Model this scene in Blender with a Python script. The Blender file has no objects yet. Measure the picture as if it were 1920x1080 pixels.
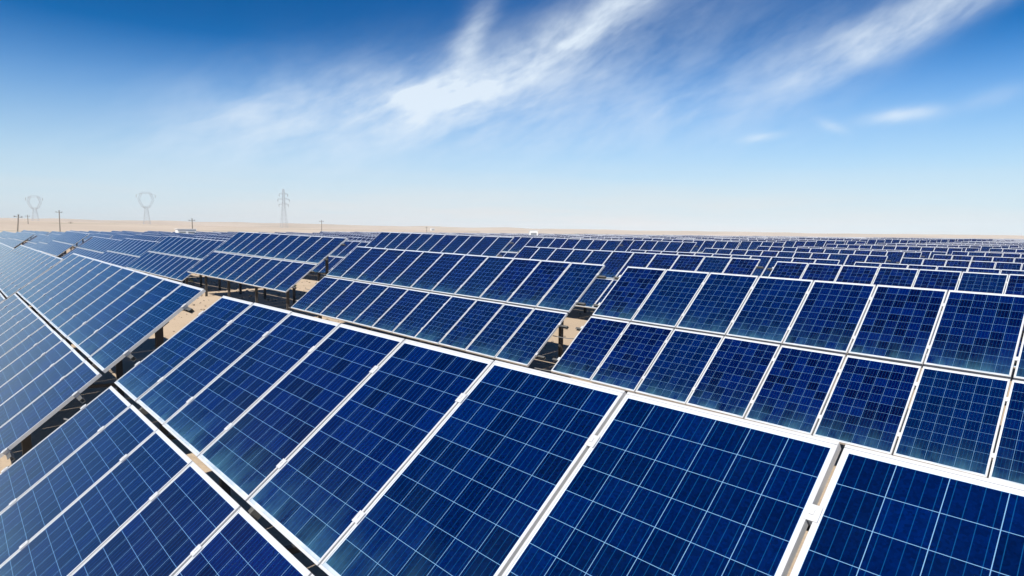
import bpy, bmesh, math, random
from mathutils import Matrix, Vector, noise

random.seed(7)
C = bpy.context.scene
COL = C.collection
R = math.radians

# ------------------------------------------------------------------ camera
CAM_P = Vector((8.513, -2.904, 0.873))
cam = bpy.data.cameras.new('camera')
cam.sensor_width = 36.0
cam.lens = 36.0 * 1153.56 / 1920.0
cam.clip_start = 0.05
cam.clip_end = 20000
cam_o = bpy.data.objects.new('camera', cam)
COL.objects.link(cam_o)
yaw, pitch, roll = 0.8027015, -0.0913446, 0.0105095
fw = Vector((-math.sin(yaw) * math.cos(pitch), math.cos(yaw) * math.cos(pitch), math.sin(pitch)))
r0 = Vector((math.cos(yaw), math.sin(yaw), 0))
u0 = r0.cross(fw)
rt = math.cos(roll) * r0 + math.sin(roll) * u0
up = -math.sin(roll) * r0 + math.cos(roll) * u0
m3 = Matrix((rt, up, -fw)).transposed()
cam_o.matrix_world = Matrix.Translation(CAM_P) @ m3.to_4x4()
C.camera = cam_o
FPX = 1153.56


def in_view(P, margin=0):
    """pixel of a world point in the 1920x1080 photograph, or None"""
    d = Vector(P) - CAM_P
    z = d.dot(fw)
    if z < 0.3:
        return None
    return 960 + FPX * d.dot(rt) / z, 540 - FPX * d.dot(up) / z


def bearing(px, dist, z):
    """ground position seen under a photo column, dist metres away"""
    a = (px - 960) / FPX
    d = rt * a + fw - up * ((rt.z * a + fw.z) / up.z)      # level sight line through that column
    d = Vector((d.x, d.y, 0)).normalized()
    return Vector((CAM_P.x + d.x * dist, CAM_P.y + d.y * dist, z))


# ------------------------------------------------------------------ sky and sun
SUN_EL, SUN_ROT = 47.0, 160.0
world = bpy.data.worlds.new('World')
C.world = world
world.use_nodes = True
wt = world.node_tree
for n in list(wt.nodes):
    wt.nodes.remove(n)


class G:
    """small helper that writes node maths"""

    def __init__(self, tree):
        self.t = tree

    def node(self, kind, **kw):
        n = self.t.nodes.new(kind)
        for k, v in kw.items():
            setattr(n, k, v)
        return n

    def put(self, sock, v):
        if hasattr(v, 'links') or hasattr(v, 'is_linked'):
            self.t.links.new(v, sock)
        else:
            sock.default_value = v

    def m(self, op, a, b=0.0, c=None, clamp=False):
        n = self.node('ShaderNodeMath', operation=op, use_clamp=clamp)
        self.put(n.inputs[0], a)
        self.put(n.inputs[1], b)
        if c is not None:
            self.put(n.inputs[2], c)
        return n.outputs[0]

    def add(self, a, b): return self.m('ADD', a, b)
    def sub(self, a, b): return self.m('SUBTRACT', a, b)
    def mul(self, a, b): return self.m('MULTIPLY', a, b)
    def div(self, a, b): return self.m('DIVIDE', a, b)

    def smooth(self, v, lo, hi, a=0.0, b=1.0):
        n = self.node('ShaderNodeMapRange', interpolation_type='SMOOTHSTEP')
        self.put(n.inputs['Value'], v)
        n.inputs['From Min'].default_value = lo
        n.inputs['From Max'].default_value = hi
        n.inputs['To Min'].default_value = a
        n.inputs['To Max'].default_value = b
        return n.outputs[0]

    def xyz(self, x, y, z=0.0):
        n = self.node('ShaderNodeCombineXYZ')
        self.put(n.inputs[0], x); self.put(n.inputs[1], y); self.put(n.inputs[2], z)
        return n.outputs[0]

    def sep(self, v):
        n = self.node('ShaderNodeSeparateXYZ')
        self.put(n.inputs[0], v)
        return n.outputs

    def noise(self, vec, scale, detail=4.0, rough=0.5, distort=0.0):
        n = self.node('ShaderNodeTexNoise')
        self.put(n.inputs['Vector'], vec)
        n.inputs['Scale'].default_value = scale
        n.inputs['Detail'].default_value = detail
        n.inputs['Roughness'].default_value = rough
        n.inputs['Distortion'].default_value = distort
        return n.outputs['Fac']

    def mix(self, f, a, b):
        n = self.node('ShaderNodeMix', data_type='RGBA')
        self.put(n.inputs[0], f)
        self.put(n.inputs[6], a)
        self.put(n.inputs[7], b)
        return n.outputs[2]


g = G(wt)
sky = g.node('ShaderNodeTexSky', sky_type='NISHITA')
sky.sun_disc = False
sky.sun_elevation = R(SUN_EL)
sky.sun_rotation = R(SUN_ROT)
sky.altitude = 1200
sky.air_density = 1.0
sky.dust_density = 0.2
sky.ozone_density = 3.0
hsv = g.node('ShaderNodeHueSaturation')
hsv.inputs['Saturation'].default_value = 1.45
hsv.inputs['Value'].default_value = 1.0
wt.links.new(sky.outputs[0], hsv.inputs['Color'])
tc = g.node('ShaderNodeTexCoord')
dx, dy, dz = g.sep(tc.outputs['Generated'])
hyp = g.m('SQRT', g.add(g.mul(dx, dx), g.mul(dy, dy)))
az = g.mul(g.m('ARCTAN2', dx, dy), 180 / math.pi)      # degrees clockwise from +y
el = g.mul(g.m('ARCTAN2', dz, hyp), 180 / math.pi)
# cirrus: drawn-out streaks, each a soft oval on the dome (azimuth, elevation, tilt, half length, half width, amount)
ex, ey = math.cos(R(26)), math.sin(R(26))
al = g.add(g.mul(az, ex), g.mul(el, ey))
ac = g.sub(g.mul(el, ex), g.mul(az, ey))
warp = g.noise(g.xyz(g.mul(al, .05), g.mul(ac, .16), 3.1), 1.0, 3, .5)
wob = g.mul(g.sub(warp, .5), 3.0)
fine = g.noise(g.xyz(g.mul(al, .20), g.mul(g.add(ac, wob), .46), .7), 1.0, 8, .56)
streak = g.noise(g.xyz(g.mul(al, .34), g.mul(g.add(ac, g.mul(wob, 1.4)), 1.1), 5.2), 1.0, 6, .55)
tex = g.add(g.mul(g.smooth(fine, .18, .82), .72), g.mul(g.smooth(streak, .22, .78), .28))
CLOUDS = [(-46.5, 14.4, 27, 14.0, 2.0, .62), (-53.6, 11.8, 6, 5.0, 1.3, .62), (-61.0, 10.2, 14, 14.0, 3.6, .52),
          (-50.0, 16.6, 62, 4.2, 1.2, .60), (-41.0, 12.8, 22, 16.0, 5.0, .42), (-66.0, 9.5, 12, 14.0, 4.0, .22), (-38.0, 18.6, 32, 6.0, 1.5, .55),
          (-16.5, 15.2, 22, 8.0, 1.7, .50), (-10.5, 17.0, 24, 6.0, 1.3, .62), (-21.0, 14.2, 20, 8.0, 2.6, .36),
          (-14.3, 9.1, 3, 2.2, .50, .85), (-24.4, 8.05, 5, 1.6, .36, .55), (-19.2, 8.7, -30, 1.2, .4, .4),
          (-8.8, 9.9, 14, 1.8, .6, .3), (-33.0, 9.2, 0, 16.0, 3.2, .30), (-32.0, 11.0, 30, 2.4, .5, .25), (-70.4, 8.3, 20, 5.0, 1.8, .25),
          # beyond the picture, for what the panels mirror
          (-118.0, 19.0, 10, 20.0, 10.0, .26)]
dens = None
for a0, e0, th, la, lb, amt in CLOUDS:
    t = R(th)
    p_, q_ = g.sub(az, a0), g.sub(el, e0)
    s_ = g.div(g.add(g.mul(p_, math.cos(t)), g.mul(q_, math.sin(t))), la)
    w_ = g.div(g.add(g.sub(g.mul(q_, math.cos(t)), g.mul(p_, math.sin(t))), g.mul(wob, .45)), lb)
    e_ = g.mul(g.m('EXPONENT', g.mul(g.add(g.mul(s_, s_), g.mul(w_, w_)), -1.0)), amt)
    dens = e_ if dens is None else g.add(dens, e_)
dens = g.mul(dens, g.add(g.mul(tex, .95), .22))
dens = g.m('MINIMUM', dens, .93)
cloud = (7.6, 8.6, 9.6, 1)
tint = g.node('ShaderNodeVectorMath', operation='MULTIPLY')
g.put(tint.inputs[0], hsv.outputs[0])
zen = g.mul(g.smooth(el, 22.0, 65.0, 1.0, .4), g.smooth(el, 10.0, 18.0, 1.12, .84))
g.put(tint.inputs[1], g.xyz(0.0, g.mul(zen, .88), g.mul(zen, 1.06)))
# pale dusty air low over the desert
elp = g.m('MAXIMUM', el, 0.0)
low = g.m('MAXIMUM', g.mul(g.sub(g.m('EXPONENT', g.mul(g.mul(elp, elp), -1 / 105.0)), .10), 1 / .9), 0.0)
haz = g.m('EXPONENT', g.mul(g.mul(elp, elp), -1 / 17.0))
azo = g.mul(g.add(az, 45.0), 1 / 40.0)
haz = g.mul(haz, g.add(.25, g.mul(.75, g.m('EXPONENT', g.mul(g.mul(azo, azo), -1.0)))))
haz = g.mul(haz, g.smooth(g.noise(g.xyz(g.mul(az, .06), g.mul(el, .7), 2.2), 1.0, 5, .6), .25, .7, .55, 1.0))
pale = g.mix(g.mul(low, .90), tint.outputs[0], (6.5, 7.6, 8.7, 1))
pale = g.mix(g.mul(haz, .95), pale, (7.9, 7.65, 7.5, 1))
skyc = g.mix(dens, pale, cloud)
bg = g.node('ShaderNodeBackground')
bg.inputs['Strength'].default_value = 0.076
wt.links.new(skyc, bg.inputs['Color'])
wo = g.node('ShaderNodeOutputWorld')
wt.links.new(bg.outputs[0], wo.inputs['Surface'])

sun = bpy.data.lights.new('sun', 'SUN')
sun.energy = 5.0
sun.angle = R(0.5)
sun.color = (1.0, .95, .87)
sun_o = bpy.data.objects.new('sun', sun)
COL.objects.link(sun_o)
sd = Vector((math.sin(R(SUN_ROT)) * math.cos(R(SUN_EL)), math.cos(R(SUN_ROT)) * math.cos(R(SUN_EL)), math.sin(R(SUN_EL))))
sun_o.rotation_euler = sd.to_track_quat('Z', 'Y').to_euler()

C.view_settings.view_transform = 'Standard'
C.view_settings.look = 'None'
C.view_settings.exposure = 0.45
C.view_settings.gamma = 1.0
C.render.film_transparent = False

# ------------------------------------------------------------------ materials


def new_mat(name):
    m = bpy.data.materials.new(name)
    m.use_nodes = True
    return m, G(m.node_tree), m.node_tree.nodes['Principled BSDF']


def cell_material():
    """polycrystalline cells under glass; UV counts cells (0..6 across, 0..10 up the slope)"""
    m, g, b = new_mat('solar_cells')
    uv = g.node('ShaderNodeUVMap').outputs[0]
    u, v, _ = g.sep(uv)
    rnd = g.node('ShaderNodeObjectInfo').outputs['Random']
    pid = g.m('FLOOR', g.div(u, 100.0))            # module number is stored in the hundreds
    u = g.sub(u, g.mul(pid, 100.0))
    u = g.sub(u, 10.0)
    fu, fv = g.m('FRACT', u), g.m('FRACT', v)
    cu, cv = g.m('FLOOR', u), g.m('FLOOR', v)
    # outside the cell block: white backsheet
    out = g.m('MAXIMUM', g.m('MAXIMUM', g.m('LESS_THAN', u, 0.0), g.m('GREATER_THAN', u, 6.0)),
              g.m('MAXIMUM', g.m('LESS_THAN', v, 0.0), g.m('GREATER_THAN', v, 10.0)))
    gap = g.m('MAXIMUM', g.m('GREATER_THAN', g.m('ABSOLUTE', g.sub(fu, .5)), .4920),
              g.m('GREATER_THAN', g.m('ABSOLUTE', g.sub(fv, .5)), .4925))
    bus = g.m('LESS_THAN', g.m('ABSOLUTE', g.sub(g.m('FRACT', g.mul(fu, 4.0)), .5)), .030)
    wn = g.node('ShaderNodeTexWhiteNoise', noise_dimensions='4D')
    g.put(wn.inputs['Vector'], g.xyz(cu, cv, pid))
    g.put(wn.inputs['W'], rnd)
    cr = wn.outputs['Value']
    wp = g.node('ShaderNodeTexWhiteNoise', noise_dimensions='2D')
    g.put(wp.inputs['Vector'], g.xyz(pid, g.mul(rnd, 91.0)))
    pr = wp.outputs['Value']
    vor = g.node('ShaderNodeTexVoronoi', voronoi_dimensions='3D')
    g.put(vor.inputs['Vector'], g.xyz(u, v, g.add(g.mul(rnd, 57.0), pid)))
    vor.inputs['Scale'].default_value = 15.0
    gr = g.sep(vor.outputs['Color'])[0]
    ca = g.mix(cr, (.0001, .0008, .024, 1), (.0001, .0055, .072, 1))
    cb = g.mix(g.mul(g.smooth(pr, .25, .9), .55), ca, (.0001, .0090, .055, 1))
    k = g.add(g.mul(gr, .50), .74)
    vm = g.node('ShaderNodeVectorMath', operation='SCALE')
    g.put(vm.inputs[0], cb); g.put(vm.inputs['Scale'], k)
    cells = vm.outputs[0]
    c1 = g.mix(g.mul(bus, .32), cells, (.008, .13, .34, 1))
    c2 = g.mix(gap, c1, (.14, .29, .48, 1))
    c3 = g.mix(out, c2, (.55, .58, .64, 1))
    # wind-blown dust that gathers along the lower rim, and a thin film elsewhere
    dn = g.noise(g.xyz(g.mul(u, .8), g.mul(v, .35), g.add(g.mul(rnd, 40.0), pid)), 1.0, 5, .6)
    rim = g.m('EXPONENT', g.mul(g.m('MAXIMUM', v, 0.0), -1.0))
    dust = g.add(g.mul(g.mul(rim, g.smooth(dn, .25, .75)), .50), g.mul(g.smooth(dn, .35, .9), .012))
    drip = g.noise(g.xyz(g.mul(u, 5.0), g.mul(v, .16), g.add(g.mul(rnd, 23.0), pid)), 1.0, 4, .6)
    dust = g.add(dust, g.mul(g.mul(g.smooth(drip, .55, .8), g.smooth(v, 9.0, 0.0)), .07))
    c4 = g.mix(dust, c3, (.06, .18, .25, 1))
    g.put(b.inputs['Base Color'], c4)
    g.put(b.inputs['Roughness'], g.add(.07, g.mul(dust, .5)))
    b.inputs['IOR'].default_value = 1.42
    return m


def metal(name, col, rough, met=0.0, var=.12, scale=14.0):
    m, g, b = new_mat(name)
    tc = g.node('ShaderNodeTexCoord')
    n = g.noise(tc.outputs['Object'], scale, 5, .6)
    lo = tuple(c * (1 - var) for c in col) + (1,)
    hi = tuple(min(1, c * (1 + var)) for c in col) + (1,)
    g.put(b.inputs['Base Color'], g.mix(n, lo, hi))
    g.put(b.inputs['Roughness'], g.add(rough - .06, g.mul(n, .12)))
    b.inputs['Metallic'].default_value = met
    return m


def sand_material():
    m, g, b = new_mat('desert_sand')
    tc = g.node('ShaderNodeTexCoord')
    o = tc.outputs['Object']
    big = g.noise(o, .02, 5, .55)
    mid = g.noise(o, .35, 6, .6)
    fin = g.noise(o, 9.0, 4, .6)
    c = g.mix(g.smooth(big, .3, .7), (.42, .325, .23, 1), (.52, .41, .30, 1))
    c = g.mix(g.mul(g.smooth(mid, .35, .75), .55), c, (.35, .27, .185, 1))
    vor = g.node('ShaderNodeTexVoronoi')
    g.put(vor.inputs['Vector'], o)
    vor.inputs['Scale'].default_value = 11.0
    peb = g.m('LESS_THAN', vor.outputs['Distance'], .17)
    c = g.mix(g.mul(peb, .5), c, (.24, .19, .14, 1))
    c = g.mix(g.mul(fin, .2), c, (.56, .45, .33, 1))
    g.put(b.inputs['Base Color'], c)
    b.inputs['Roughness'].default_value = .95
    b.inputs['Specular IOR Level'].default_value = .15
    bp = g.node('ShaderNodeBump')
    bp.inputs['Strength'].default_value = .5
    bp.inputs['Distance'].default_value = .05
    g.put(bp.inputs['Height'], g.add(fin, g.mul(mid, 2.0)))
    g.put(b.inputs['Normal'], bp.outputs[0])
    return m


def hill_material():
    m, g, b = new_mat('far_desert')
    tc = g.node('ShaderNodeTexCoord')
    x, y, z = g.sep(tc.outputs['Object'])
    n1 = g.noise(tc.outputs['Object'], .004, 6, .6)
    n2 = g.noise(g.xyz(g.mul(x, .3), g.mul(y, .3), g.mul(z, 30.0)), .03, 5, .6)
    c = g.mix(g.smooth(n1, .35, .65), (.43, .35, .275, 1), (.51, .425, .34, 1))
    c = g.mix(g.mul(g.smooth(n2, .52, .7), .6), c, (.25, .235, .15, 1))
    g.put(b.inputs['Base Color'], c)
    b.inputs['Roughness'].default_value = .95
    return m


def leaf_material():
    m, g, b = new_mat('dry_leaf')
    tc = g.node('ShaderNodeTexCoord')
    n = g.noise(tc.outputs['Object'], 3.0, 3, .5)
    g.put(b.inputs['Base Color'], g.mix(n, (.05, .07, .025, 1), (.13, .13, .06, 1)))
    b.inputs['Roughness'].default_value = .8
    return m


M_CELL = cell_material()
M_ALU = metal('anodised_aluminium', (.60, .61, .62), .42, .25, .08)
M_BACK = metal('dark_backsheet', (.06, .06, .065), .6)
M_ZINC = metal('galvanised_steel', (.13, .13, .125), .5, .35, .25)
M_DARK = metal('dark_steel', (.055, .05, .045), .6, .2, .25)
M_CABLE = metal('grey_cable', (.16, .16, .16), .6)
M_SAND = sand_material()
M_HILL = hill_material()
M_LEAF = leaf_material()
M_WHITE = metal('white_cabin_paint', (.78, .78, .76), .5, 0, .06, 3)
M_GREY = metal('grey_door_paint', (.20, .22, .24), .5)
M_PYLON = metal('pylon_steel', (.45, .47, .49), .55, .3)
M_CONC = metal('concrete_pole', (.20, .18, .15), .85)
M_INS = metal('brown_insulator', (.12, .08, .06), .3)

# ------------------------------------------------------------------ mesh helpers


def box(bm, ax, org, size, mi=0):
    """box from org along the three axes in ax with the lengths in size"""
    a, b, c = (Vector(v) * s for v, s in zip(ax, size))
    o = Vector(org)
    vs = [bm.verts.new(o + a * i + b * j + c * k) for i in (0, 1) for j in (0, 1) for k in (0, 1)]
    for f in ((0, 1, 3, 2), (4, 6, 7, 5), (0, 4, 5, 1), (2, 3, 7, 6), (0, 2, 6, 4), (1, 5, 7, 3)):
        bm.faces.new([vs[i] for i in f]).material_index = mi


def bar(bm, a, b, w, h=None, mi=0, ref=(0, 0, 1)):
    a, b = Vector(a), Vector(b)
    d = (b - a)
    L = d.length
    d.normalize()
    rf = Vector(ref)
    if abs(d.dot(rf)) > .95:
        rf = Vector((1, 0, 0))
    s = d.cross(rf).normalized()
    t = s.cross(d)
    h = h or w
    box(bm, (d, s, t), a - s * w / 2 - t * h / 2, (L, w, h), mi)


def mesh(name, bm, mats):
    bmesh.ops.recalc_face_normals(bm, faces=bm.faces)
    me = bpy.data.meshes.new(name)
    bm.to_mesh(me)
    bm.free()
    for m in mats:
        me.materials.append(m)
    return me


def put(name, me, parent=None, loc=None):
    o = bpy.data.objects.new(name, me)
    COL.objects.link(o)
    if parent:
        o.parent = parent
    if loc is not None:
        o.location = loc
    return o


def tag(o, label=None, cat=None, group=None, kind=None):
    if label: o['label'] = label
    if cat: o['category'] = cat
    if group: o['group'] = group
    if kind: o['kind'] = kind
    return o


# ------------------------------------------------------------------ ground and far land
GZ = -2.5
HAZE = .00015


def ground_height(x, y):
    return GZ + .07 * noise.noise(Vector((x * .09, y * .09, 1.7)))


bm = bmesh.new()
xs = [-2600, -1500, -700, -350] + [-200 + 2.5 * i for i in range(93)] + [60, 140, 300, 700, 1500, 2600]
ys = [-2600, -1200, -400, -150, -60] + [-20 + 2.5 * i for i in range(73)] + [200, 350, 700, 1500, 2600]
rowsv = [[bm.verts.new((x, y, ground_height(x, y) if (abs(x) < 205 and abs(y) < 170) else GZ)) for x in xs] for y in ys]
for j in range(len(ys) - 1):
    for i in range(len(xs) - 1):
        bm.faces.new((rowsv[j][i], rowsv[j][i + 1], rowsv[j + 1][i + 1], rowsv[j + 1][i]))
for f in bm.faces:
    f.smooth = True
tag(put('ground', mesh('ground', bm, [M_SAND])), kind='structure')


def ridge(name, prof, d0, d1, d2, seed, rough):
    """a broad low rise: prof = [(photo column, crest height in m)], from d0 over the crest at d1 to d2"""
    bm = bmesh.new()
    n = 220
    rings = []
    steps = [0, .12, .25, .4, .55, .7, .85, 1.0, 1.25, 1.6, 2.0]
    for i in range(n + 1):
        px = prof[0][0] + (prof[-1][0] - prof[0][0]) * i / n
        for k in range(len(prof) - 1):
            if prof[k][0] <= px <= prof[k + 1][0]:
                f = (px - prof[k][0]) / (prof[k + 1][0] - prof[k][0])
                h = prof[k][1] * (1 - f) + prof[k + 1][1] * f
        ring = []
        for s in steps:
            d = d0 + (d1 - d0) * s if s <= 1 else d1 + (d2 - d1) * (s - 1)
            e = math.sin(math.pi / 2 * s) if s <= 1 else math.cos(math.pi / 2 * (s - 1))
            p = bearing(px, d, 0)
            nz = noise.fractal(Vector((p.x * .006, p.y * .006, seed)), 1.0, 2.0, 6)
            p.z = GZ - .25 + (h + rough * nz) * e
            ring.append(bm.verts.new(p))
        rings.append(ring)
    for i in range(n):
        for k in range(len(steps) - 1):
            bm.faces.new((rings[i][k], rings[i + 1][k], rings[i + 1][k + 1], rings[i][k + 1]))
    for f in bm.faces:
        f.smooth = True
    return tag(put(name, mesh(name, bm, [M_HILL])), kind='structure')


ridge('hills', [(-300, 9.5), (0, 8.4), (150, 7.6), (300, 6.2), (450, 5.2), (640, 4.3), (900, 3.4)], 280, 620, 900, 3.3, .5)
ridge('hills', [(-400, 20), (300, 20), (500, 18), (800, 14), (1100, 11), (1500, 7.5), (2300, 5)], 1100, 1700, 2300, 8.1, 3.0)

# air over the desert: one closed box of thin even haze
bm = bmesh.new()
box_ax = ((1, 0, 0), (0, 1, 0), (0, 0, 1))
box(bm, box_ax, (-2650, -2650, GZ - 2.2), (5300, 5300, 50))
hm = bpy.data.materials.new('haze')
hm.use_nodes = True
hm.node_tree.nodes.remove(hm.node_tree.nodes['Principled BSDF'])
pv = hm.node_tree.nodes.new('ShaderNodeVolumePrincipled')
pv.inputs['Color'].default_value = (.93, .95, .98, 1)
pv.inputs['Density'].default_value = HAZE
pv.inputs['Anisotropy'].default_value = -.35
hm.node_tree.links.new(pv.outputs[0], hm.node_tree.nodes['Material Output'].inputs['Volume'])
tag(put('haze', mesh('haze', bm, [hm])), kind='stuff')

# ------------------------------------------------------------------ solar tables
TILT = 0.66124
CT, ST = math.cos(TILT), math.sin(TILT)
AX = (Vector((1, 0, 0)), Vector((0, -CT, -ST)), Vector((0, -ST, CT)))   # along the row, down the slope, out of the face
PV = 1.654
PH = 1.610          # module length
NC = 11


def at(x, s, n=0.0):
    return AX[0] * x + AX[1] * s + AX[2] * n


def laminate(bm, uvl, x, s, w, pid, n=0.0, PH=PH):
    """glass sheet with its cells; uv in cells"""
    mu, mv = .022, .036
    cw, ch = (w - 2 * mu) / 6, (PH - 2 * mv) / 10
    vs = [bm.verts.new(at(x + a, s + b, n)) for a, b in ((0, 0), (w, 0), (w, PH), (0, PH))]
    f = bm.faces.new(vs)
    for lp, (a, b) in zip(f.loops, ((0, 0), (w, 0), (w, PH), (0, PH))):
        lp[uvl].uv = ((a - mu) / cw + 10.0 + 100.0 * pid, (PH - mv - b) / ch)
    f.material_index = 0
    return f


def frame_bars(bm, x, s, w, mi=0, PH=PH):
    lip, t, d = .015, .004, .040
    for (a, b, lx, ls) in ((0, 0, w, lip), (0, PH - lip, w, lip), (0, lip + .0025, lip, PH - 2 * lip - .005), (w - lip, lip + .0025, lip, PH - 2 * lip - .005)):
        box(bm, AX, at(x + a, s + b, .0005), (lx, ls, t), mi)
    th = .003
    for (a, b, lx, ls) in ((0, 0, w, th), (0, PH - th, w, th), (0, th, th, PH - 2 * th), (w - th, th, th, PH - 2 * th)):
        box(bm, AX, at(x + a, s + b, -d), (lx, ls, d), mi)


def back_sheet(bm, x, s, w, mi, PH=PH):
    vs = [bm.verts.new(at(x + a, s + b, -.006)) for a, b in ((.004, .004), (.004, PH - .004), (w - .004, PH - .004), (w - .004, .004))]
    bm.faces.new(vs).material_index = mi


class Kit:
    """meshes of one table type, made once and shared by its copies"""

    def __init__(self, pitch, PV=PV):
        self.pitch = pitch
        self.PV = PV
        PH = PV - .044
        w = self.w = pitch - .022
        self.W = pitch * NC
        bm = bmesh.new()
        uvl = bm.loops.layers.uv.new('UVMap')
        laminate(bm, uvl, 0, 0, w, 0, PH=PH)
        back_sheet(bm, 0, 0, w, 1, PH=PH)
        self.glass = mesh('solar_panel', bm, [M_CELL, M_BACK])
        bm = bmesh.new(); frame_bars(bm, 0, 0, w, PH=PH)
        self.frame = mesh('frame', bm, [M_ALU])
        bm = bmesh.new()
        uvl = bm.loops.layers.uv.new('UVMap')
        laminate(bm, uvl, 0, 0, w, 0, PH=PH); back_sheet(bm, 0, 0, w, 1, PH=PH); frame_bars(bm, 0, 0, w, 2, PH=PH)
        self.panel = mesh('solar_panel', bm, [M_CELL, M_BACK, M_ALU])
        # whole table as one mesh, for the far field
        bm = bmesh.new()
        uvl = bm.loops.layers.uv.new('UVMap')
        for c in range(NC):
            for q in range(2):
                laminate(bm, uvl, c * pitch + .011, q * PV + .011, w, c * 2 + q, PH=PH)
                back_sheet(bm, c * pitch + .011, q * PV + .011, w, 1, PH=PH)
                frame_bars(bm, c * pitch + .011, q * PV + .011, w, 2, PH=PH)
        for fx in self.bents():
            self.bent_bars(bm, fx, 3)
        for s in self.runs():
            bar(bm, at(-.1, s, -.07), at(self.W + .1, s, -.07), .05, .06, 3)
        self.whole = mesh('solar_table', bm, [M_CELL, M_BACK, M_ALU, M_ZINC])
        # parts of the stand
        bm = bmesh.new()
        L = self.W + .40
        box(bm, AX, at(-.20, -.024, -.046), (L, .048, .004))
        box(bm, AX, at(-.20, -.024, -.098), (L, .048, .004))
        box(bm, AX, at(-.20, -.024, -.0938), (L, .004, .0476))
        self.purlin = mesh('purlin', bm, [M_ZINC])
        bm = bmesh.new(); bar(bm, at(0, .18, -.14), at(0, 3.14, -.14), .05, .08)
        self.rafter = mesh('rafter', bm, [M_ZINC])
        bm = bmesh.new(); self.post(bm, 0, .62, 0)
        bar(bm, at(0, .62, -.30), at(0, .62, -.18), .14, .14, 0)
        self.rear = mesh('post', bm, [M_DARK])
        bm = bmesh.new(); self.post(bm, 0, 2.72, 0)
        self.front = mesh('post', bm, [M_DARK])
        bm = bmesh.new()
        bar(bm, at(0, .62, -.18) + Vector((.05, 0, -.95)), at(.05, 2.0, -.18), .05)
        self.brace = mesh('brace', bm, [M_DARK])
        bm = bmesh.new()
        box(bm, AX, at(-.028, -.035, .005), (.056, .07, .006))
        box(bm, AX, at(-.008, -.012, .011), (.016, .024, .008))
        box(bm, AX, at(-.009, -.03, -.06), (.018, .06, .065))
        self.clamp = mesh('clamp', bm, [M_ALU])
        bm = bmesh.new()
        pts = []
        for i in range(13):
            f = i / 12
            pts.append(at(-.75 + f * 1.1, 2.25 - .5 * f, -.16 - .22 * math.sin(math.pi * f)))
        for a, b in zip(pts, pts[1:]):
            bar(bm, a, b, .016)
        self.cable = mesh('cable', bm, [M_CABLE])

    def bents(self):
        return [self.W * f for f in (.09, .36, .64, .91)]

    def runs(self):
        return (.36, 1.28, self.PV + .36, self.PV + 1.28)

    def post(self, bm, x, s, mi):
        top = at(x, s, -.18)
        bar(bm, (top.x, top.y, -3.4), top, .10, .07, mi)

    def bent_bars(self, bm, x, mi):
        self.post(bm, x, .62, mi)
        self.post(bm, x, 2.72, mi)
        bar(bm, at(x, .18, -.14), at(x, 3.14, -.14), .05, .08, mi)
        bar(bm, at(x, .62, -.18) + Vector((.05, 0, -.95)), at(x + .05, 2.0, -.18), .05, None, mi)


KIT_NEAR = Kit(1.0835, 1.6277)
KIT = Kit(1.012)


def table(P, yaw_, slope, dt, kit, detail, label, group):
    """P = upper corner at the low-x end; detail 2 all parts, 1 panels and stand, 0 one mesh"""
    W = kit.W
    base = Vector((W / 2, -1.3, 0))
    M = Matrix.Translation(P) @ Matrix.Rotation(yaw_, 4, 'Z') @ Matrix.Rotation(-slope, 4, 'Y') @ Matrix.Rotation(dt, 4, 'X')
    foot = M @ base
    h = foot.z - ground_height(foot.x, foot.y)
    off = -(base - Vector((0, 0, h)))            # the table's upper corner in the frame of its foot
    Mr = M @ Matrix.Translation(-off)
    if detail == 0:
        o = put('solar_table', kit.whole)
        o.matrix_world = M
        return tag(o, label, 'solar table', group)
    root = bpy.data.objects.new('solar_table', None)
    COL.objects.link(root)
    root.empty_display_size = .3
    root.matrix_world = Mr
    tag(root, label, 'solar table', group)
    rnd = random.Random(int(P.x * 31 + P.y * 57))
    for c in range(NC):
        for q in range(2):
            j = Vector((rnd.uniform(-.003, .003), 0, 0)) + AX[1] * rnd.uniform(-.004, .004) + AX[2] * rnd.uniform(-.002, .002)
            loc = off + at(c * kit.pitch + .011, q * kit.PV + .011) + j
            if detail == 2:
                p = put('solar_panel', kit.glass, root, loc)
                put('frame', kit.frame, p)
            else:
                p = put('solar_panel', kit.panel, root, loc)
            p.rotation_euler = (rnd.uniform(-.0015, .0015), rnd.uniform(-.002, .002), rnd.uniform(-.0008, .0008))
    for x in kit.bents():
        v = off + Vector((x, 0, 0))
        put('post', kit.rear, root, v)
        put('post', kit.front, root, v)
        put('rafter', kit.rafter, root, v)
        put('brace', kit.brace, root, v)
    for s in kit.runs():
        put('purlin', kit.purlin, root, off + at(0, s))
        if detail == 2:
            for c in range(NC + 1):
                put('clamp', kit.clamp, root, off + at(c * kit.pitch, s))
    if detail == 2:
        put('cable', kit.cable, root, off)
        put('cable', kit.cable, root, off + at(.1, .9, -.05))
    return root


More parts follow.
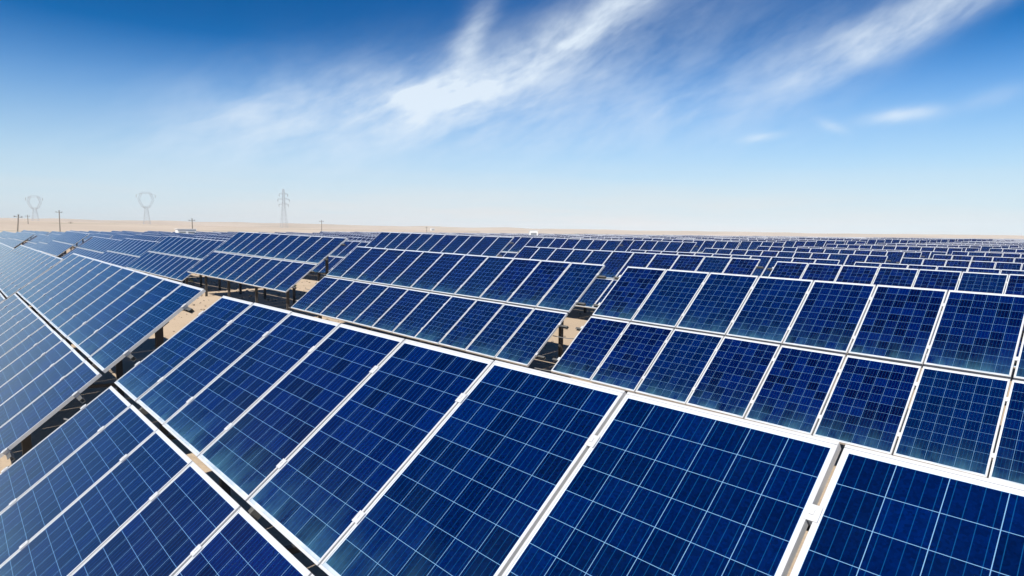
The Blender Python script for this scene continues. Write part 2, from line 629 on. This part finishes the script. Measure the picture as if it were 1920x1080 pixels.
ORD = ['nearest', 'second', 'third', 'fourth', 'fifth', 'sixth', 'seventh', 'eighth', 'ninth', 'tenth', 'eleventh', 'twelfth',
       'thirteenth', 'fourteenth', 'fifteenth', 'sixteenth', 'seventeenth', 'eighteenth', 'nineteenth', 'twentieth',
       'twenty-first', 'twenty-second', 'twenty-third', 'twenty-fourth', 'twenty-fifth', 'twenty-sixth', 'twenty-seventh']
NTH = ['first', ] + ORD[1:]
X2, SL2 = .009169, -.0146419
KNOWN = {  # (row, column) -> upper corner, measured
    (2, 0): (.27, 8.72, .12), (2, 1): (-11.485, 8.60, .288), (2, 2): (-24.72, 9.28, .73), (2, 3): (-36.9, 9.2, .36), (2, 4): (-48.5, 9.1, .05),
    (3, 0): (-.10, 17.68, -.01), (3, 1): (-11.69, 17.38, .21), (3, 2): (-23.12, 16.91, .79),
    (4, 0): (-.45, 26.68, -.28), (4, 1): (-12.23, 26.67, -.07), (4, 2): (-23.61, 26.02, .60),
    (5, 0): (-.80, 35.41, -.30), (5, 1): (-12.83, 36.2, -.10), (5, 2): (-24.11, 35.23, .45),
    (6, 0): (-1.09, 43.8, -.28), (6, 1): (-13.2, 45.27, -.05)}
NEAR_LABEL = {
    (1, 0): 'largest blue solar panel table, closest to the camera, its cells and busbars clearly readable',
    (1, 1): 'solar table beside the largest one, across a dark narrow gap, panels mirroring pale sky',
    (2, 0): 'dark navy solar table behind the largest one, running out of the picture edge',
    (2, 1): 'deep blue solar table behind the largest one, between two sandy gaps',
    (2, 2): 'solar table with black shadow and sand under its whole front edge',
}
GROUP = 'solar tables in rows on the desert ground'
cands = []
for r in range(1, 31):
    yr = 0 if r == 1 else (8.7 + 9.0 * (r - 2))
    for c in range(0, 26):
        if r == 1:
            P = Vector((-.778 - 11.74 * (c - 1) - 11.13 * 0, .011 + .12 * 0, .02)) if c >= 1 else Vector((.117, -.041, .0034))
            if c >= 1:
                P = Vector((-.778 - 11.132 * 1 - 11.75 * (c - 1), .011 + .15, .02 + .147 - .03 * (c - 1)))
        elif (r, c) in KNOWN:
            P = Vector(KNOWN[(r, c)])
        else:
            rnd = random.Random(r * 100 + c)
            x = .6 - .34 * r - 11.75 * c - (.6 if c >= 2 else 0)
            z = [-.28, -.07, .42, .3, .1, .05, 0, 0][min(c, 7)]
            P = Vector((x + rnd.uniform(-.2, .2), yr + rnd.uniform(-.25, .25), z + rnd.uniform(-.10, .10)))
            if r == 2 and c == 6:
                P.z += .42
        d = (P + Vector((5.5, -1.3, 0)) - CAM_P).length
        if d > 205:
            continue
        seen = False
        for i in range(0, 12):
            for s in (0, 1.6, 3.3):
                q = in_view(P + at(i * 1.01, s))
                if q and -30 < q[0] < 1950 and q[1] < 1110:
                    seen = True
        if seen:
            cands.append((d, r, c, P))
cands.sort(key=lambda t: t[0])
for d, r, c, P in cands[:300]:
    rnd = random.Random(r * 1000 + c)
    detail = 2 if d < 31 else (1 if d < 62 else 0)
    if (r, c) == (1, 0):
        kw = dict(yaw_=-.0236, slope=.0038, dt=-.0108, kit=KIT_NEAR)
    elif r == 1:
        kw = dict(yaw_=-.013737, slope=-.013272, dt=.01049, kit=KIT)
    else:
        j = 0 if (r, c) in KNOWN else 1
        kw = dict(yaw_=X2 + j * rnd.uniform(-.003, .003), slope=SL2 + j * rnd.uniform(-.004, .004), dt=(.013 if (r, c) in ((2, 0), (2, 1)) else j * rnd.uniform(-.012, .012)), kit=KIT)
    lab = NEAR_LABEL.get((r, c))
    if not lab:
        size = 'solar table' if d < 62 else ('small distant solar table' if d < 110 else 'tiny far solar table')
        if c == 0:
            lab = '%s at the end nearest the photo edge in the %s row back' % (size, ORD[r - 1])
        else:
            lab = '%s, %s in from that end of the %s row back, mirroring sky' % (size, NTH[c], ORD[r - 1])
    table(P, detail=detail, label=lab, group=GROUP, **kw)
print('NTABLES', len(cands), 'detail2', sum(1 for t in cands if t[0] < 31), 'detail1', sum(1 for t in cands if 31 <= t[0] < 62))

# the field goes on beyond the tables one can tell apart
bm = bmesh.new()
uvl = bm.loops.layers.uv.new('UVMap')
rnd = random.Random(77)
for r in range(12, 44):
    for c in range(0, 26):
        P = Vector((.6 - .34 * r - 11.75 * c - (.6 if c >= 2 else 0) + rnd.uniform(-.2, .2), 8.7 + 9.0 * (r - 2), [-.35, -.2, .05, 0][min(c, 3)] + rnd.uniform(-.12, .08)))
        d = (P + Vector((5.5, -1.3, 0)) - CAM_P).length
        if d <= 205 or d > 360:
            continue
        a, b = in_view(P), in_view(P + Vector((11.1, 0, 0)))
        if not a or not b or b[0] < 620 or a[0] > 1960:
            continue
        Mt = Matrix.Translation(P) @ Matrix.Rotation(X2, 4, 'Z') @ Matrix.Rotation(-SL2, 4, 'Y')
        n0 = len(bm.verts)
        bm.verts.ensure_lookup_table()
        for cc in range(NC):
            for q in range(2):
                laminate(bm, uvl, cc * 1.012 + .011, q * PV + .011, .99, cc * 2 + q)
        box(bm, AX, at(-.02, -.02, -.05), (11.17, .028, .054), 1)
        for fx in (1.0, 4.0, 7.1, 10.1):
            for s_ in (.62, 2.72):
                tp = at(fx, s_, -.06)
                bar(bm, (tp.x, tp.y, -3.0), tp, .1, .07, 2)
        bm.verts.ensure_lookup_table()
        for v in bm.verts[n0:]:
            v.co = Mt @ v.co
me = bpy.data.meshes.new('solar_field')
bm.to_mesh(me)
bm.free()
for m_ in (M_CELL, M_ALU, M_DARK):
    me.materials.append(m_)
tag(put('solar_field', me), kind='stuff')

# ------------------------------------------------------------------ pylons, poles, cabins


def lattice(bm, w0, w1, z0, z1, n, cx=0.0, leg=.17, lace=.075):
    prev = None
    for i in range(n + 1):
        f = i / n
        w = (w0 * (1 - f) + w1 * f) / 2
        z = z0 + (z1 - z0) * f
        cur = [Vector((cx + sx * w, sy * w, z)) for sx, sy in ((-1, -1), (1, -1), (1, 1), (-1, 1))]
        if prev:
            for k in range(4):
                bar(bm, prev[k], cur[k], leg)
                bar(bm, prev[k], cur[(k + 1) % 4], lace)
                bar(bm, prev[(k + 1) % 4], cur[k], lace)
                bar(bm, cur[k], cur[(k + 1) % 4], lace)
        prev = cur


def place(root, px, dist, z, face=0.0):
    p = bearing(px, dist, z)
    root.location = p
    d = p - CAM_P
    root.rotation_euler = (0, 0, math.atan2(d.y, d.x) - math.pi / 2 + face)


def empty(name, label, cat, group=None):
    o = bpy.data.objects.new(name, None)
    COL.objects.link(o)
    return tag(o, label, cat, group)


def insulators(root, pts, L):
    for p in pts:
        bm = bmesh.new()
        for i in range(6):
            bmesh.ops.create_cone(bm, cap_ends=True, segments=8, radius1=.28, radius2=.12, depth=L / 6 * .8,
                                  matrix=Matrix.Translation(Vector(p) - Vector((0, 0, L * (i + .5) / 6))))
        put('insulator', mesh('insulator', bm, [M_INS]), root)


# straight lattice mast with three pairs of cross-arms
t = empty('transmission_tower', 'tall straight lattice pylon with short cross-arms, standing alone by the row tops', 'pylon', 'pylons on the horizon')
bm = bmesh.new()
lattice(bm, 6.0, 2.2, 0, 24, 7); lattice(bm, 2.2, 1.2, 24, 39, 6)
put('tower_body', mesh('tower_body', bm, [M_PYLON]), t)
for z, L in ((24, 4.6), (29, 5.6), (34, 4.2)):
    bm = bmesh.new()
    for s in (-1, 1):
        for yy in (-.7, .7):
            bar(bm, (s * .7, yy, z), (s * L, 0, z + .3), .2)
            bar(bm, (s * .7, yy, z + 1.6), (s * L, 0, z + .3), .2)
        bar(bm, (s * L * .55, -.4, z + .15), (s * L * .55, .4, z + .15), .14)
    put('cross_arm', mesh('cross_arm', bm, [M_PYLON]), t)
    insulators(t, [(-L + .1, 0, z + .25), (L - .1, 0, z + .25)], 2.4)
place(t, 533, 640, GZ + 3.0, .35)


def cat_head(label, px, dist, z, H, face):
    """tower with a narrow waist that opens into a hexagonal window"""
    t = empty('transmission_tower', label, 'pylon', 'pylons on the horizon')
    bm = bmesh.new()
    wz = H * .58
    hx = H * .185
    lattice(bm, 6.5, 2.4, 0, wz * .93, 7); lattice(bm, 2.4, hx, wz * .93, wz, 1)
    put('tower_body', mesh('tower_body', bm, [M_PYLON]), t)
    bm = bmesh.new()

    ring = [(-hx * .5, wz), (-hx, H * .79), (-hx * .62, H * .985), (hx * .62, H * .985), (hx, H * .79), (hx * .5, wz)]
    for (xa, za), (xb, zb) in zip(ring, ring[1:] + ring[:1]):
        A_, B_ = Vector((xa, 0, za)), Vector((xb, 0, zb))
        dirn = (B_ - A_).normalized()
        nrm = Vector((dirn.z, 0, -dirn.x)) * .75
        n = max(2, int((B_ - A_).length / 2.2))
        pr = None
        for i in range(n + 1):
            c_ = A_.lerp(B_, i / n)
            cur = [c_ + nrm + Vector((0, .6, 0)), c_ - nrm + Vector((0, .6, 0)), c_ - nrm - Vector((0, .6, 0)), c_ + nrm - Vector((0, .6, 0))]
            if pr:
                for k in range(4):
                    bar(bm, pr[k], cur[k], .17)
                    bar(bm, pr[k], cur[(k + 1) % 4], .08)
            pr = cur
    put('window_frame', mesh('window_frame', bm, [M_PYLON]), t)
    for s in (-1, 1):
        bm = bmesh.new()
        for yy in (-.5, .5):
            bar(bm, (s * hx * .55, yy, H * .97), (s * hx * 1.35, 0, H * .93), .18)
        bar(bm, (s * hx * .50, 0, H * 1.0), (s * hx * .55, 0, H * 1.02), .12)
        put('cross_arm', mesh('cross_arm', bm, [M_PYLON]), t)
    insulators(t, [(-hx * 1.3, 0, H * .93), (hx * 1.3, 0, H * .93)], 2.6)
    place(t, px, dist, z, face)


cat_head('lattice pylon with a round open head, midway between the two other pylons', 276, 720, GZ + 4.5, 34, .1)
cat_head('lattice pylon with a wide open head, farthest from the straight mast', 67, 800, GZ + 5.5, 29, -.2)

# utility poles along the far track
POLES = [(31, 255, 7.0, .10, 'dark leaning utility pole, closest to the photo edge'),
         (53, 430, 9.5, 0, 'thin utility pole beneath the widest pylon head'),
         (112, 300, 9.6, .01, 'dark tall utility pole standing clear between the two open-headed pylons'),
         (133, 470, 6.5, 0, 'short faint utility pole next to a taller dark pole'),
         (361, 260, 6.8, -.01, 'utility pole rising above the white-framed inverter cabin'),
         (603, 330, 8.0, .01, 'utility pole just past the straight lattice mast'),
         (800, 420, 6.0, 0, 'faint utility pole above the solar rows, beyond the straight mast')]
for px, d, h, lean, lab in POLES:
    t = empty('utility_pole', lab, 'utility pole', 'utility poles along the horizon')
    bm = bmesh.new()
    bmesh.ops.create_cone(bm, cap_ends=True, segments=10, radius1=.22, radius2=.14, depth=h + .5, matrix=Matrix.Translation((0, 0, h / 2 - .25)))
    put('shaft', mesh('shaft', bm, [M_CONC]), t)
    bm = bmesh.new()
    bar(bm, (-1.1, .16, h - .5), (1.1, .16, h - .5), .12)
    put('cross_arm', mesh('cross_arm', bm, [M_CONC]), t)
    insulators(t, [(-1.0, .16, h - .22), (0, 0, h + .3), (1.0, .16, h - .22)], .28)
    place(t, px, d, GZ - .05, .4)
    t.rotation_euler.y = lean


def cabin(label, px, dist, w, dp, h, z, face):
    t = empty('equipment_cabin', label, 'equipment cabin', 'cabins among and beyond the solar rows')
    bm = bmesh.new()
    box(bm, ((1, 0, 0), (0, 1, 0), (0, 0, 1)), (-w / 2, -dp / 2, -.2), (w, dp, h + .2))
    put('wall', mesh('wall', bm, [M_WHITE]), t)
    bm = bmesh.new()
    box(bm, ((1, 0, 0), (0, 1, 0), (0, 0, 1)), (-w / 2 - .15, -dp / 2 - .15, h + .002), (w + .3, dp + .3, .14))
    put('roof', mesh('roof', bm, [M_WHITE]), t)
    n = max(1, int(w / 1.6))
    for i in range(n):
        x0 = -w / 2 + w * (i + .14) / n
        d = put('door', mesh('door', box_bm((x0, -dp / 2 - .05, .1), (w / n * .72, .047, h * .8)), [M_GREY]), t)
        put('handle', mesh('handle', box_bm((x0 + w / n * .6, -dp / 2 - .09, h * .45), (.05, .039, .25)), [M_ALU]), d)
    place(t, px, dist, z, face)


def box_bm(o, s):
    bm = bmesh.new()
    box(bm, ((1, 0, 0), (0, 1, 0), (0, 0, 1)), o, s)
    return bm


cabin('white framed inverter cabin with dark doors behind the mirroring rows', 348, 165, 3.9, 2.6, 3.1, GZ, .2)
cabin('smaller low inverter cabin next to the white framed one', 397, 175, 3.2, 2.4, 2.2, GZ, .2)
cabin('bright white transformer kiosk at the far edge of the solar rows', 1000, 190, 2.5, 2.2, 3.75, GZ, .1)
cabin('tiny white hut far out on the plain, level with the horizon', 811, 760, 4.0, 4.0, 3.6, GZ + 3.0, .3)


# ------------------------------------------------------------------ scrub
def scrub(name, spots, size, kind_label):
    bm = bmesh.new()
    rnd = random.Random(5)
    for P, sc in spots:
        for i in range(60):
            a = rnd.uniform(0, 2 * math.pi)
            el_ = rnd.uniform(.25, 1.4)
            d = Vector((math.cos(a) * math.cos(el_), math.sin(a) * math.cos(el_), math.sin(el_)))
            q = P + d * rnd.uniform(.2, 1.0) * sc
            s = Vector((rnd.uniform(-1, 1), rnd.uniform(-1, 1), rnd.uniform(-.4, 1))).normalized() * sc * size
            w = Vector((rnd.uniform(-1, 1), rnd.uniform(-1, 1), rnd.uniform(-1, 1))).normalized() * sc * size * .35
            bm.faces.new([bm.verts.new(v) for v in (q - s, q + w, q + s, q - w)])
    return tag(put(name, mesh(name, bm, [M_LEAF])), kind='stuff')


bm = bmesh.new()
rs = random.Random(3)
for i in range(1500):
    x, y = rs.uniform(-45, 2), rs.uniform(1.5, 22)
    r_ = rs.uniform(.02, .07) * (2 if rs.random() < .06 else 1)
    n0 = len(bm.verts)
    bmesh.ops.create_icosphere(bm, subdivisions=1, radius=r_, matrix=Matrix.Translation((x, y, ground_height(x, y) + r_ * .2)) @ Matrix.Diagonal((1, rs.uniform(.6, 1.2), rs.uniform(.45, .8), 1)))
    bm.verts.ensure_lookup_table()
    for v in bm.verts[n0:]:
        v.co += Vector((rs.uniform(-1, 1), rs.uniform(-1, 1), rs.uniform(-1, 1))) * r_ * .22
tag(put('gravel', mesh('gravel', bm, [metal('desert_stone', (.27, .22, .17), .9, 0, .3, 4)])), kind='stuff')
rs = random.Random(11)
spots = []
for i in range(9):
    x, y = -36 + rs.uniform(-2.5, 5), 9.2 + rs.uniform(-1.2, 1.2)
    spots.append((Vector((x, y, ground_height(x, y))), rs.uniform(.25, .5)))
for i in range(140):
    x, y = rs.uniform(-110, 5), rs.uniform(2, 90)
    spots.append((Vector((x, y, ground_height(x, y))), rs.uniform(.10, .28)))
scrub('desert_grass', spots, .22, '')
spots = []
for i in range(420):
    px = rs.uniform(980, 1560)
    d = rs.uniform(215, 300)
    spots.append((bearing(px, d, GZ), rs.uniform(.5, 1.15)))
for i in range(160):
    px = rs.uniform(-40, 900)
    d = rs.uniform(230, 300)
    spots.append((bearing(px, d, GZ), rs.uniform(.3, .6)))
scrub('undergrowth', spots, .3, '')
